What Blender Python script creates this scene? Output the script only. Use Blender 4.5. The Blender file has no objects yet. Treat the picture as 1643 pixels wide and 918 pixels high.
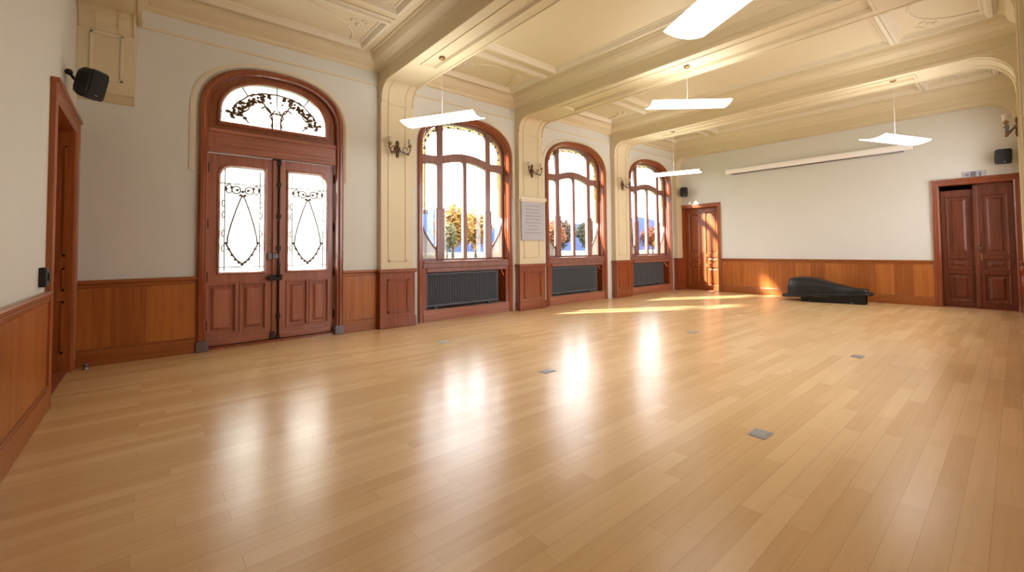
import bpy, bmesh, math, random
from math import sin, cos, pi, radians as R
from mathutils import Vector, Matrix
from mathutils.geometry import tessellate_polygon
C = bpy.context.scene.collection
SC = bpy.context.scene
random.seed(7)

# ------------------------------------------------------------------ materials
def new_mat(name):
    m = bpy.data.materials.new(name); m.use_nodes = True
    nt = m.node_tree; nt.nodes.clear()
    o = nt.nodes.new('ShaderNodeOutputMaterial')
    return m, nt, o

def lin(c):
    return tuple(((v/255)/12.92 if v/255 <= 0.04045 else (((v/255)+0.055)/1.055)**2.4) for v in c) + (1.0,)

def plain(name, col, rough=0.5, metal=0.0, spec=0.5, noise=0.0, nscale=6.0, bump=0.0, coat=0.0):
    m, nt, o = new_mat(name)
    b = nt.nodes.new('ShaderNodeBsdfPrincipled')
    b.inputs['Base Color'].default_value = lin(col)
    b.inputs['Roughness'].default_value = rough
    b.inputs['Metallic'].default_value = metal
    b.inputs['Specular IOR Level'].default_value = spec
    b.inputs['Coat Weight'].default_value = coat
    b.inputs['Coat Roughness'].default_value = 0.12
    if noise or bump:
        tc = nt.nodes.new('ShaderNodeTexCoord'); n = nt.nodes.new('ShaderNodeTexNoise')
        n.inputs['Scale'].default_value = nscale; n.inputs['Detail'].default_value = 5
        nt.links.new(tc.outputs['Object'], n.inputs['Vector'])
        if noise:
            mx = nt.nodes.new('ShaderNodeMix'); mx.data_type = 'RGBA'
            a = lin(col); mx.inputs[6].default_value = tuple(v*(1-noise) for v in a[:3])+(1,)
            mx.inputs[7].default_value = tuple(min(1, v*(1+noise)) for v in a[:3])+(1,)
            nt.links.new(n.outputs['Fac'], mx.inputs[0]); nt.links.new(mx.outputs[2], b.inputs['Base Color'])
        if bump:
            bp = nt.nodes.new('ShaderNodeBump'); bp.inputs['Strength'].default_value = bump; bp.inputs['Distance'].default_value = 0.01
            nt.links.new(n.outputs['Fac'], bp.inputs['Height']); nt.links.new(bp.outputs['Normal'], b.inputs['Normal'])
    nt.links.new(b.outputs[0], o.inputs[0])
    return m

def wood(name, dark, light, axis='Z', rough=0.32, board=0.0, bdir='X', coat=0.25):
    """streaky varnished wood, grain along axis; board>0 adds vertical board tone steps of that width along bdir"""
    m, nt, o = new_mat(name)
    b = nt.nodes.new('ShaderNodeBsdfPrincipled'); b.inputs['Roughness'].default_value = rough
    b.inputs['Coat Weight'].default_value = coat; b.inputs['Coat Roughness'].default_value = 0.12
    tc = nt.nodes.new('ShaderNodeTexCoord'); mp = nt.nodes.new('ShaderNodeMapping')
    s = {'X': (0.7, 14, 14), 'Y': (14, 0.7, 14), 'Z': (14, 14, 0.7)}[axis]
    mp.inputs['Scale'].default_value = s
    n = nt.nodes.new('ShaderNodeTexNoise'); n.inputs['Scale'].default_value = 1.6; n.inputs['Detail'].default_value = 6; n.inputs['Roughness'].default_value = 0.6
    nt.links.new(tc.outputs['Object'], mp.inputs['Vector']); nt.links.new(mp.outputs[0], n.inputs['Vector'])
    rp = nt.nodes.new('ShaderNodeValToRGB')
    rp.color_ramp.elements[0].position = 0.3; rp.color_ramp.elements[0].color = lin(dark)
    rp.color_ramp.elements[1].position = 0.7; rp.color_ramp.elements[1].color = lin(light)
    fac = n.outputs['Fac']
    if board:
        sx = nt.nodes.new('ShaderNodeSeparateXYZ'); nt.links.new(tc.outputs['Object'], sx.inputs[0])
        dv = nt.nodes.new('ShaderNodeMath'); dv.operation = 'DIVIDE'; dv.inputs[1].default_value = board
        nt.links.new(sx.outputs[bdir], dv.inputs[0])
        fl = nt.nodes.new('ShaderNodeMath'); fl.operation = 'FLOOR'; nt.links.new(dv.outputs[0], fl.inputs[0])
        wn = nt.nodes.new('ShaderNodeTexWhiteNoise'); wn.noise_dimensions = '1D'; nt.links.new(fl.outputs[0], wn.inputs['W'])
        mm = nt.nodes.new('ShaderNodeMath'); mm.operation = 'MULTIPLY_ADD'; mm.inputs[1].default_value = 0.4; mm.inputs[2].default_value = -0.2
        nt.links.new(wn.outputs['Value'], mm.inputs[0])
        ad = nt.nodes.new('ShaderNodeMath'); ad.operation = 'ADD'; nt.links.new(fac, ad.inputs[0]); nt.links.new(mm.outputs[0], ad.inputs[1]); fac = ad.outputs[0]
    nt.links.new(fac, rp.inputs['Fac']); nt.links.new(rp.outputs['Color'], b.inputs['Base Color'])
    bp = nt.nodes.new('ShaderNodeBump'); bp.inputs['Strength'].default_value = 0.05; bp.inputs['Distance'].default_value = 0.01
    nt.links.new(n.outputs['Fac'], bp.inputs['Height']); nt.links.new(bp.outputs['Normal'], b.inputs['Normal'])
    nt.links.new(b.outputs[0], o.inputs[0])
    return m

def floor_mat():
    m, nt, o = new_mat('parquet')
    b = nt.nodes.new('ShaderNodeBsdfPrincipled')
    tc = nt.nodes.new('ShaderNodeTexCoord')
    br = nt.nodes.new('ShaderNodeTexBrick')
    br.inputs['Scale'].default_value = 1.0; br.inputs['Brick Width'].default_value = 0.95; br.inputs['Row Height'].default_value = 0.10
    br.inputs['Mortar Size'].default_value = 0.0012; br.inputs['Mortar Smooth'].default_value = 0.3
    br.offset = 0.37; br.offset_frequency = 2; br.squash_frequency = 3; br.squash = 1.25
    br.inputs['Color1'].default_value = (0, 0, 0, 1); br.inputs['Color2'].default_value = (1, 1, 1, 1); br.inputs['Mortar'].default_value = (0.35, 0.35, 0.35, 1)
    nt.links.new(tc.outputs['Object'], br.inputs['Vector'])
    mp = nt.nodes.new('ShaderNodeMapping'); mp.inputs['Scale'].default_value = (0.8, 22, 1)
    nt.links.new(tc.outputs['Object'], mp.inputs['Vector'])
    n = nt.nodes.new('ShaderNodeTexNoise'); n.inputs['Scale'].default_value = 1.5; n.inputs['Detail'].default_value = 6
    nt.links.new(mp.outputs[0], n.inputs['Vector'])
    ad = nt.nodes.new('ShaderNodeMath'); ad.operation = 'MULTIPLY_ADD'; ad.inputs[1].default_value = 0.55
    sb = nt.nodes.new('ShaderNodeMath'); sb.operation = 'MULTIPLY_ADD'; sb.inputs[1].default_value = 0.55; sb.inputs[2].default_value = -0.05
    nt.links.new(n.outputs['Fac'], sb.inputs[0])
    nt.links.new(br.outputs['Color'], ad.inputs[0]); nt.links.new(sb.outputs[0], ad.inputs[2])
    rp = nt.nodes.new('ShaderNodeValToRGB')
    e = rp.color_ramp.elements
    e[0].position = 0.05; e[0].color = lin(FLOOR_D); e[1].position = 0.95; e[1].color = lin(FLOOR_L)
    nt.links.new(ad.outputs[0], rp.inputs['Fac'])
    mx = nt.nodes.new('ShaderNodeMix'); mx.data_type = 'RGBA'; mx.inputs[7].default_value = lin((120, 78, 42))
    ml = nt.nodes.new('ShaderNodeMath'); ml.operation = 'MULTIPLY'; ml.inputs[1].default_value = 0.35
    nt.links.new(br.outputs['Fac'], ml.inputs[0]); nt.links.new(ml.outputs[0], mx.inputs[0])
    nt.links.new(rp.outputs['Color'], mx.inputs[6]); nt.links.new(mx.outputs[2], b.inputs['Base Color'])
    n2 = nt.nodes.new('ShaderNodeTexNoise'); n2.inputs['Scale'].default_value = 2.2; n2.inputs['Detail'].default_value = 4
    nt.links.new(tc.outputs['Object'], n2.inputs['Vector'])
    rr = nt.nodes.new('ShaderNodeMapRange'); rr.inputs['To Min'].default_value = 0.2; rr.inputs['To Max'].default_value = 0.3
    nt.links.new(n2.outputs['Fac'], rr.inputs['Value']); nt.links.new(rr.outputs[0], b.inputs['Roughness'])
    bp = nt.nodes.new('ShaderNodeBump'); bp.inputs['Strength'].default_value = 0.015; bp.inputs['Distance'].default_value = 0.01
    nt.links.new(ad.outputs[0], bp.inputs['Height']); nt.links.new(bp.outputs['Normal'], b.inputs['Normal'])
    b.inputs['Specular IOR Level'].default_value = 0.42
    nt.links.new(b.outputs[0], o.inputs[0])
    return m

def glass_mat(name, tint=(1, 1, 1), frost=0.0, gloss=1.0):
    m, nt, o = new_mat(name)
    t = nt.nodes.new('ShaderNodeBsdfTransparent'); t.inputs[0].default_value = (*tint, 1)
    base = t
    if frost:
        tr = nt.nodes.new('ShaderNodeBsdfTranslucent'); tr.inputs[0].default_value = (0.97*tint[0], 0.97*tint[1], 0.97*tint[2], 1)
        mx = nt.nodes.new('ShaderNodeMixShader'); mx.inputs[0].default_value = frost
        nt.links.new(t.outputs[0], mx.inputs[1]); nt.links.new(tr.outputs[0], mx.inputs[2]); base = mx
    g = nt.nodes.new('ShaderNodeBsdfGlossy'); g.inputs['Roughness'].default_value = 0.02
    f = nt.nodes.new('ShaderNodeLayerWeight'); f.inputs[0].default_value = 0.5
    p5 = nt.nodes.new('ShaderNodeMath'); p5.operation = 'POWER'; p5.inputs[1].default_value = 5; nt.links.new(f.outputs['Facing'], p5.inputs[0])
    ma = nt.nodes.new('ShaderNodeMath'); ma.operation = 'MULTIPLY_ADD'; ma.inputs[1].default_value = 0.9; ma.inputs[2].default_value = 0.04; nt.links.new(p5.outputs[0], ma.inputs[0])
    ms = nt.nodes.new('ShaderNodeMixShader')
    nt.links.new(ma.outputs[0], ms.inputs[0]); nt.links.new(base.outputs[0], ms.inputs[1]); nt.links.new(g.outputs[0], ms.inputs[2])
    nt.links.new(ms.outputs[0], o.inputs[0])
    return m

def emit(name, col, s):
    m, nt, o = new_mat(name)
    e = nt.nodes.new('ShaderNodeEmission'); e.inputs[0].default_value = (*col, 1); e.inputs[1].default_value = s
    nt.links.new(e.outputs[0], o.inputs[0]); return m

FLOOR_D, FLOOR_L = (198, 160, 108), (220, 187, 140)
M = {}
M['floor'] = floor_mat()
M['wall'] = plain('cream_wall', (212, 212, 206), 0.65, noise=0.03, nscale=2)
M['plaster'] = plain('cream_plaster', (212, 199, 167), 0.55, noise=0.03, nscale=3)
M['mould'] = plain('cream_moulding', (216, 207, 184), 0.5)
M['oak'] = wood('oak_panelling', (144, 78, 26), (178, 106, 44), 'Z', 0.36, board=0.31)
M['oakY'] = wood('oak_panelling_cross', (144, 78, 26), (178, 106, 44), 'Z', 0.36, board=0.31, bdir='Y')
M['oakx'] = wood('oak_rail', (132, 70, 24), (162, 92, 38), 'X', 0.36)
M['door'] = wood('mahogany_door', (142, 86, 66), (176, 114, 92), 'Z', 0.3)
M['doorx'] = wood('mahogany_door_rail', (140, 84, 64), (172, 110, 88), 'X', 0.3)
M['casing'] = wood('mahogany_casing', (118, 54, 26), (148, 76, 42), 'Z', 0.28, coat=0.6)
M['winwood'] = wood('window_mahogany', (118, 78, 68), (146, 102, 92), 'Z', 0.35)
M['farwood'] = wood('side_door_wood', (130, 64, 24), (162, 90, 42), 'Z', 0.36, coat=0.2)
M['darkwood'] = wood('dark_double_door_wood', (92, 40, 18), (122, 58, 28), 'Z', 0.4, coat=0.15)
M['glass'] = glass_mat('clear_glass')
M['frost'] = glass_mat('frosted_glass', frost=0.78)
M['amber'] = glass_mat('ornamental_glass', (0.42, 0.33, 0.17), frost=0.5)
M['pearl'] = glass_mat('pearl_ornamental_glass', (0.42, 0.37, 0.34), frost=0.5)
M['iron'] = plain('wrought_iron', (52, 40, 34), 0.5, 0.6)
M['garland'] = plain('grey_bronze_garland', (112, 98, 84), 0.6, 0.2)
M['bronze'] = plain('bronze_leaf', (104, 76, 54), 0.5, 0.4)
M['black'] = plain('black_plastic', (14, 11, 11), 0.5)
M['grille'] = plain('black_grille_cloth', (16, 14, 14), 0.8)
M['case'] = plain('black_case_shell', (9, 9, 10), 0.45, noise=0.2, nscale=30, bump=0.1)
M['casedark'] = plain('black_case_trim', (6, 6, 6), 0.5)
M['rad'] = plain('grey_radiator_paint', (78, 84, 92), 0.45)
M['radd'] = plain('grey_radiator_grooves', (44, 48, 54), 0.6)
M['outlet'] = plain('brushed_outlet_metal', (150, 152, 150), 0.5, 0.3)
M['white'] = plain('white_enamel', (246, 246, 246), 0.35)
M['brass'] = plain('aged_brass', (150, 118, 78), 0.4, 0.8)
M['pewter'] = plain('pewter_metal', (120, 110, 112), 0.4, 0.8)
M['tulip'] = plain('frosted_glass_shade', (206, 198, 184), 0.4)
M['steel'] = plain('steel', (150, 150, 152), 0.35, 0.9)
M['greyplate'] = plain('grey_marble_plate', (176, 176, 184), 0.4, noise=0.06, nscale=20)
M['greyink'] = plain('grey_engraving', (150, 150, 158), 0.6)
M['inkdark'] = plain('sign_grey', (116, 112, 126), 0.6)
M['lamp'] = emit('lamp_diffuser_glow', (1.0, 0.97, 0.92), 8.0)
M['grass'] = plain('lawn_grass', (74, 98, 52), 0.9, noise=0.25, nscale=0.6)
M['paving'] = plain('pale_paving', (214, 208, 204), 0.9, noise=0.08, nscale=1)
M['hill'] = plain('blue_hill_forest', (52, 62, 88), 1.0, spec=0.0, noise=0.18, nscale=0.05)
M['bark'] = plain('tree_bark', (84, 64, 50), 0.9)
M['house'] = plain('pale_house_render', (140, 134, 138), 0.9)
M['roofs'] = plain('slate_roof', (60, 58, 70), 0.8)
for k, c in dict(gold=(138, 98, 34), orange=(128, 68, 28), rust=(88, 42, 24), olive=(78, 72, 34), green=(40, 46, 26), brown=(66, 46, 30)).items():
    M['leaf_'+k] = plain('leaves_'+k, c, 0.8, noise=0.35, nscale=1.5)

# ------------------------------------------------------------------ mesh builder
def fill_tris(loops):
    """triangles (indices into the joined loops) of a polygon with holes"""
    if len(loops) == 1:
        return [tuple(t) for t in tessellate_polygon([[Vector((p[0], p[1], 0)) for p in loops[0]]])]
    bm = bmesh.new(); ed = []
    for l in loops:
        vs = [bm.verts.new((p[0], p[1], 0)) for p in l]
        ed += [bm.edges.new((vs[j], vs[(j+1) % len(vs)])) for j in range(len(vs))]
    bm.verts.index_update()
    bmesh.ops.triangle_fill(bm, edges=ed, use_beauty=True, use_dissolve=False, normal=(0, 0, 1))
    bm.verts.index_update(); out = [tuple(v.index for v in f.verts) for f in bm.faces]; bm.free()
    return out
class MB:
    def __init__(s): s.v = []; s.f = []; s.sm = []
    def add(s, vs, fs, smooth=False):
        n = len(s.v); s.v += [tuple(p) for p in vs]; s.f += [tuple(i+n for i in f) for f in fs]; s.sm += [smooth]*len(fs); return s
    def box(s, x0, x1, y0, y1, z0, z1, b=0.0):
        x0, x1 = min(x0, x1), max(x0, x1); y0, y1 = min(y0, y1), max(y0, y1); z0, z1 = min(z0, z1), max(z0, z1)
        if b <= 0:
            vs = [(x, y, z) for z in (z0, z1) for y in (y0, y1) for x in (x0, x1)]
            return s.add(vs, [(0, 2, 3, 1), (4, 5, 7, 6), (0, 1, 5, 4), (2, 6, 7, 3), (0, 4, 6, 2), (1, 3, 7, 5)])
        b = min(b, (x1-x0)*.45, (y1-y0)*.45, (z1-z0)*.45)
        bm = bmesh.new(); bmesh.ops.create_cube(bm, size=1)
        for v in bm.verts: v.co = Vector(((x0+x1)/2+v.co.x*(x1-x0), (y0+y1)/2+v.co.y*(y1-y0), (z0+z1)/2+v.co.z*(z1-z0)))
        bmesh.ops.bevel(bm, geom=bm.edges[:], offset=b, segments=2, affect='EDGES', profile=0.5)
        return s.bm(bm)
    def bm(s, bm, smooth=False):
        bm.verts.index_update()
        s.add([v.co[:] for v in bm.verts], [[v.index for v in f.verts] for f in bm.faces], smooth); bm.free(); return s
    def loft(s, rings, closed=False, caps=False, smooth=False):
        """rings: equal-length lists of points; closed: every ring is a loop"""
        n = len(rings[0]); vs = [p for r in rings for p in r]; fs = []
        for i in range(len(rings)-1):
            for j in range(n if closed else n-1):
                a, b_ = i*n+j, i*n+(j+1) % n
                fs.append((a, b_, b_+n, a+n))
        if caps and closed:
            fs.append(tuple(range(n-1, -1, -1))); fs.append(tuple(range((len(rings)-1)*n, len(rings)*n)))
        return s.add(vs, fs, smooth)
    def tube(s, pts, r, n=8, caps=True, smooth=True):
        pts = [Vector(p) for p in pts]; rs = r if isinstance(r, (list, tuple)) else [r]*len(pts)
        rings = []; up = None
        for i, p in enumerate(pts):
            d = (pts[min(i+1, len(pts)-1)]-pts[max(i-1, 0)])
            d = d.normalized() if d.length > 1e-9 else Vector((0, 0, 1))
            if up is None: up = Vector((0, 0, 1)) if abs(d.z) < 0.9 else Vector((1, 0, 0))
            a = d.cross(up)
            if a.length < 1e-6: a = d.orthogonal()
            a.normalize(); b_ = a.cross(d).normalized(); up = b_
            rings.append([p+(a*cos(2*pi*k/n)+b_*sin(2*pi*k/n))*rs[i] for k in range(n)])
        return s.loft(rings, True, caps, smooth)
    def lathe(s, prof, c=(0, 0, 0), axis='Z', n=20, smooth=True):
        rings = []
        for (r, h) in prof:
            ring = []
            for k in range(n):
                a = 2*pi*k/n; p = (r*cos(a), r*sin(a), h)
                if axis == 'Y': p = (p[0], p[2], p[1])
                if axis == 'X': p = (p[2], p[0], p[1])
                ring.append((c[0]+p[0], c[1]+p[1], c[2]+p[2]))
            rings.append(ring)
        return s.loft(rings, True, True, smooth)
    def ball(s, c, r, sub=2, smooth=True):
        bm = bmesh.new(); bmesh.ops.create_icosphere(bm, subdivisions=sub, radius=1)
        rr = r if isinstance(r, (tuple, list)) else (r, r, r)
        for v in bm.verts: v.co = Vector((c[0]+v.co.x*rr[0], c[1]+v.co.y*rr[1], c[2]+v.co.z*rr[2]))
        return s.bm(bm, smooth)
    def slab(s, outer, holes, w0, w1, plane='XZ'):
        """polygon with holes, extruded from w0 to w1 across the plane"""
        def mp(p, w): return {'XZ': (p[0], w, p[1]), 'YZ': (w, p[0], p[1]), 'XY': (p[0], p[1], w)}[plane]
        loops = [list(outer)]+[list(h) for h in holes]
        tris = fill_tris(loops)
        flat = [p for l in loops for p in l]; n = len(flat)
        vs = [mp(p, w0) for p in flat]+[mp(p, w1) for p in flat]
        fs = [tuple(t) for t in tris]+[tuple(i+n for i in reversed(t)) for t in tris]
        k = 0
        for l in loops:
            m = len(l)
            for j in range(m): a, b_ = k+j, k+(j+1) % m; fs.append((a, b_, b_+n, a+n))
            k += m
        return s.add(vs, fs)
    def xf(s, mtx):
        s.v = [tuple(mtx @ Vector(p)) for p in s.v]; return s
    def build(s, name, mat, parent=None, loc=None):
        me = bpy.data.meshes.new(name); me.from_pydata(s.v, [], s.f); me.validate()
        bm = bmesh.new(); bm.from_mesh(me); bmesh.ops.recalc_face_normals(bm, faces=bm.faces[:]); bm.to_mesh(me); bm.free()
        if len(me.polygons) == len(s.sm):
            for p, q in zip(me.polygons, s.sm): p.use_smooth = q
        me.materials.append(mat)
        o = bpy.data.objects.new(name, me); C.objects.link(o)
        if loc is not None: o.location = loc
        if parent is not None: o.parent = parent
        return o

def tag(o, label=None, cat=None, group=None, kind=None):
    if label: o['label'] = label
    if cat: o['category'] = cat
    if group: o['group'] = group
    if kind: o['kind'] = kind
    return o
def empty(name, loc=(0, 0, 0), rz=0.0, **k):
    o = bpy.data.objects.new(name, None); C.objects.link(o); o.location = loc; o.rotation_euler = (0, 0, rz); o.empty_display_size = 0.1
    return tag(o, **k)
def copy_tree(o, parent=None):
    c = o.copy(); C.objects.link(c)
    if parent is not None: c.parent = parent
    for ch in list(o.children): copy_tree(ch, c)
    return c

# ------------------------------------------------------------------ dimensions
L, YR = 13.05, -6.90          # room length (X) and the wall opposite the windows
ZS, ZC = 3.97, 4.40           # beam soffit, ceiling panel
ZR = 0.95                     # dado rail top
WT = 0.35                     # wall thickness
BEAMS = [(0.0, 0.53), (3.47, 4.04), (6.43, 7.14), (9.68, 10.30), (12.76, L)]
PIL = [(3.47, 4.04), (6.43, 7.12), (9.68, 10.30), (12.74, L)]
PD = 0.12                     # pilaster depth
WINX = [5.25, 8.37, 11.52]

def arch(c, hw, z0, zs, rise, y, n=2.35, N=40):
    """outline from bottom left over the arch to bottom right, at depth y"""
    pts = [(c-hw, y, z0), (c-hw, y, (z0+zs)/2)]
    for i in range(N+1):
        t = pi-pi*i/N; ct, st = cos(t), sin(t)
        pts.append((c+hw*math.copysign(abs(ct)**(2/n), ct), y, zs+rise*abs(st)**(2/n)))
    pts += [(c+hw, y, (z0+zs)/2), (c+hw, y, z0)]
    return pts
def xz(p): return [(a[0], a[2]) for a in p]

# ------------------------------------------------------------------ floor, walls
floor = MB().box(-0.0, L, YR, 0, -0.12, 0).build('floor', M['floor'])
tag(floor, 'glossy honey-coloured strip parquet floor of the hall', 'floor', kind='structure')

DX, DHW = 2.0, 0.90           # main door centre and casing half width
dhole = xz(arch(DX, DHW-0.07, -0.0, 3.12, 0.60, 0))
wholes = [xz(arch(c, 1.0, 0.2, 3.1, 0.61, 0)) for c in WINX]
ww = MB().slab([(-WT, -0.12), (L+WT, -0.12), (L+WT, 4.8), (-WT, 4.8)], [dhole]+wholes, 0, WT, 'XZ').build('wall_window', M['wall'])
tag(ww, 'cream wall with the arched glazed door and three arched windows', 'wall', kind='structure')
LD = (-0.20, -1.50, 2.56)     # left side door opening
wl = MB().slab([(YR, -0.12), (0, -0.12), (0, 4.8), (YR, 4.8)], [[(LD[1]-.03, 0), (LD[0]+.03, 0), (LD[0]+.03, LD[2]+.03), (LD[1]-.03, LD[2]+.03)]], -WT, 0, 'YZ').build('wall_left', M['wall'])
tag(wl, 'cream end wall at the left with a side door and oak dado', 'wall', kind='structure')
FD1 = (-0.12, -1.18, 2.44)    # far doors: y0, y1, top
FD2 = (-5.70, -6.70, 2.47)
wf = MB().slab([(YR, -0.12), (0, -0.12), (0, 4.8), (YR, 4.8)],
               [[(d[1]-.03, 0), (d[0]+.03, 0), (d[0]+.03, d[2]+.03), (d[1]-.03, d[2]+.03)] for d in (FD1, FD2)], L, L+WT, 'YZ').build('wall_far', M['wall'])
tag(wf, 'cream far end wall carrying the long white screen housing', 'wall', kind='structure')
rholes = [xz(arch(c, 1.0, 1.05, 3.1, 0.61, 0)) for c in WINX]
wr = MB().slab([(-WT, -0.12), (L+WT, -0.12), (L+WT, 4.8), (-WT, 4.8)], rholes, YR-WT, YR, 'XZ').build('wall_right', M['wall'])
tag(wr, 'cream wall opposite the arched windows, seen edge-on', 'wall', kind='structure')

# ------------------------------------------------------------------ ceiling: slab, beams, cornices, panel mouldings
ceil = MB().box(-WT, L+WT, YR-WT, WT, ZC, 4.8).build('ceiling', M['plaster'])
tag(ceil, 'cream coffered plaster ceiling with cross beams and moulded panels', 'ceiling', kind='structure')

def rect_moulding(mb, x0, x1, y0, y1, prof):
    """profile (inset, z) swept round a rectangle"""
    rings = [[(x0+o, y0+o, z), (x1-o, y0+o, z), (x1-o, y1-o, z), (x0+o, y1-o, z)] for o, z in prof]
    mb.loft(rings, True)
for k, (a, b) in enumerate(BEAMS):
    m = MB()
    if 0 < k < 4:
        # beam body with a small roll on each lower edge and a sunk panel in the soffit
        m.box(a, b, YR, 0, ZS+0.03, ZC)
        m.slab([(a, YR), (b, YR), (b, 0), (a, 0)], [[(a+.15, YR+1.15), (b-.15, YR+1.15), (b-.15, -1.15), (a+.15, -1.15)]], ZS, ZS+0.031, 'XY')
        rect_moulding(m, a+.15, b-.15, YR+1.15, -1.15, [(-0.0, ZS-.0), (0.0, ZS-.012), (0.03, ZS-.012), (0.045, ZS+.03)])
        for x, sg in ((a, 1), (b, -1)):
            m.box(x-.012*sg, x+.03*sg, YR, 0, ZS-.012, ZS+.05, 0.006)
    else:
        m.box(a, b, YR, 0, ZS, ZC)
        x = b if k == 0 else a; sg = -1 if k == 0 else 1
        m.box(x-.012*sg, x+.03*sg, YR, 0, ZS-.012, ZS+.05, 0.006)
    m.build('beam', M['plaster'], ceil)
BAYS = [(BEAMS[i][1], BEAMS[i+1][0]) for i in range(4)]
for (a, b) in BAYS:
    m = MB()
    # frieze + stepped, coved cornice round the bay
    rect_moulding(m, a, b, YR, 0, [(0.0, ZS+.2), (0.035, ZS+.215), (0.045, ZS+.235), (0.05, ZS+.25), (0.10, ZS+.275), (0.15, ZS+.31), (0.185, ZS+.36), (0.2, ZS+.40), (0.215, ZS+.40), (0.225, ZC)])
    m.build('cornice', M['plaster'], ceil)
    m = MB(); m.box(a, b, -0.022, 0, ZS-.02, ZS+.015, 0.008); m.box(a, b, YR, YR+.022, ZS-.02, ZS+.015, 0.008)
    m.build('picture_moulding', M['mould'], ceil)
    for (y0, y1) in ((-1.30, -0.30), (YR+1.30, -1.53), (YR+.30, YR+1.30)):
        m = MB()
        rect_moulding(m, a+.36, b-.36, y0, y1, [(-.035, ZC), (-.035, ZC-.022), (-.005, ZC-.03), (0.005, ZC-.065), (0.045, ZC-.07), (0.07, ZC-.035), (0.08, ZC-.012), (0.105, ZC-.018), (0.12, ZC)])
        if y1-y0 < 1.2:
            # shallow relief lunette in the small panels
            cx, r = (a+b)/2, (b-a)/2-.6
            yb = y0+.12 if y0 < -3 else y1-.12; sg = 1 if y0 < -3 else -1
            arc = [(cx+r*cos(pi*i/24), yb+sg*.62*sin(pi*i/24)) for i in range(25)]
            m.tube([(x, y, ZC-.004) for x, y in arc], 0.014, 6)
            rnd = random.Random(4)
            for q in (-1, 1):
                for j in range(9):
                    m.ball((cx+q*((b-a)/2-.56-rnd.uniform(0, .22)), yb+sg*rnd.uniform(.35, .68), ZC-.002), (rnd.uniform(.025, .05), rnd.uniform(.025, .05), .014), 1)
        m.build('panel_moulding', M['mould'], ceil)
# ------------------------------------------------------------------ pilasters with curved brackets
def bracket(a, b, side, parent, r=0.52, name='pilaster_bracket'):
    """concave quarter bracket from a pilaster face up into the beam; side=+1 on the window wall, -1 opposite"""
    f = -PD if side > 0 else YR+PD
    m = MB(); prof = []
    for i in range(17):
        t = (pi/2)*i/16
        prof.append((f-side*(r-r*cos(t)), ZS-r+r*sin(t)))
    prof = [(f, ZS-r-.05)]+prof
    wall = 0 if side > 0 else YR
    outline = [(wall, ZS-r-.05)]+prof+[(wall, ZS)]
    m.slab(outline, [], a, b, 'YZ')
    # edge rolls following the curve
    for x in (a+.012, b-.012):
        m.tube([(x, y-side*.004, z) for y, z in prof], 0.014, 6)
    for (xa, xb) in ((a+.12, a+.15), (b-.15, b-.12)):
        m.loft([[(xa, y, z) for y, z in prof], [(xa, y-side*.012, z-.004) for y, z in prof], [(xb, y-side*.012, z-.004) for y, z in prof], [(xb, y, z) for y, z in prof]])
    return m.build(name, M['plaster'], parent)
def panel_frame(m, a, b, y, z0, z1, t=0.03, d=0.012, side=1):
    for (x0, x1, q0, q1) in ((a, b, z0, z0+t), (a, b, z1-t, z1), (a, a+t, z0, z1), (b-t, b, z0, z1)):
        m.box(x0, x1, y, y-side*d, q0, q1, 0.004)
for side, wall, par in ((1, 0.0, ww), (-1, YR, wr)):
    for k, (a, b) in enumerate(PIL):
        m = MB(); f = wall-side*PD
        m.box(a, b, wall, f, ZR-.02, ZS-(.29 if side > 0 else .49), 0.004)
        if k < 3: panel_frame(m, a+.12, b-.12, f, ZR+.12, ZS-(.29 if side > 0 else .49), 0.03, 0.012, side)
        m.build('pilaster', M['plaster'], par)
        bracket(a, b, side, par, .24 if side > 0 else .44)
        # oak foot of the pilaster with framed panel, base and cap
        m = MB(); g = f-side*.02
        m.box(a-.02, b+(.02 if k < 3 else 0), wall, g, 0, ZR-.06)
        m.box(a-.035, b+(.035 if k < 3 else 0), wall, g-side*.02, 0, 0.17, 0.01)
        if k < 3:
            panel_frame(m, a+.1, b-.1, g, .24, ZR-.16, 0.035, 0.015, side)
        m.box(a-.045, b+(.045 if k < 3 else 0), wall, g-side*.03, ZR-.06, ZR, 0.014)
        m.build('pilaster_base', M['casing'], par)
# corbel of the first beam (hangs above the side door, no pilaster below)
for side, wall, par in ((1, 0.0, ww), (-1, YR, wr)):
    a, b = 0.0, 0.48
    m = MB(); f = wall-side*PD
    m.box(a, b, wall, f, 3.085, ZS-.21, 0.004)
    m.slab([(wall, 2.98), (wall-side*.03, 2.985), (f+side*.02, 3.05), (f-side*.014, 3.06), (f-side*.014, 3.085), (wall, 3.085)], [], a, b, 'YZ')
    
    m.build('corbel', M['plaster'], par)
    bracket(a, b, side, par, .16, 'corbel_bracket')
    m = MB(); panel_frame(m, a+.1, b-.1, f, 3.2, 3.74, 0.028, 0.014, side); m.build('corbel_panel', M['mould'], par)

# plaster archivolts round the openings of the window wall
for c, hw in [(DX, DHW)]+[(x, 1.07) for x in WINX]:
    m = MB(); o = 0.035
    m.loft([arch(c, hw+q, 2.3 if hw > 1 else 2.3, 3.1, 0.67+q*.8, y) for q, y in ((o, 0.0), (o, -.012), (o+.03, -.016), (o+.06, -.012), (o+.06, 0.0))])
    m.build('archivolt', M['mould'], ww)

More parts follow.
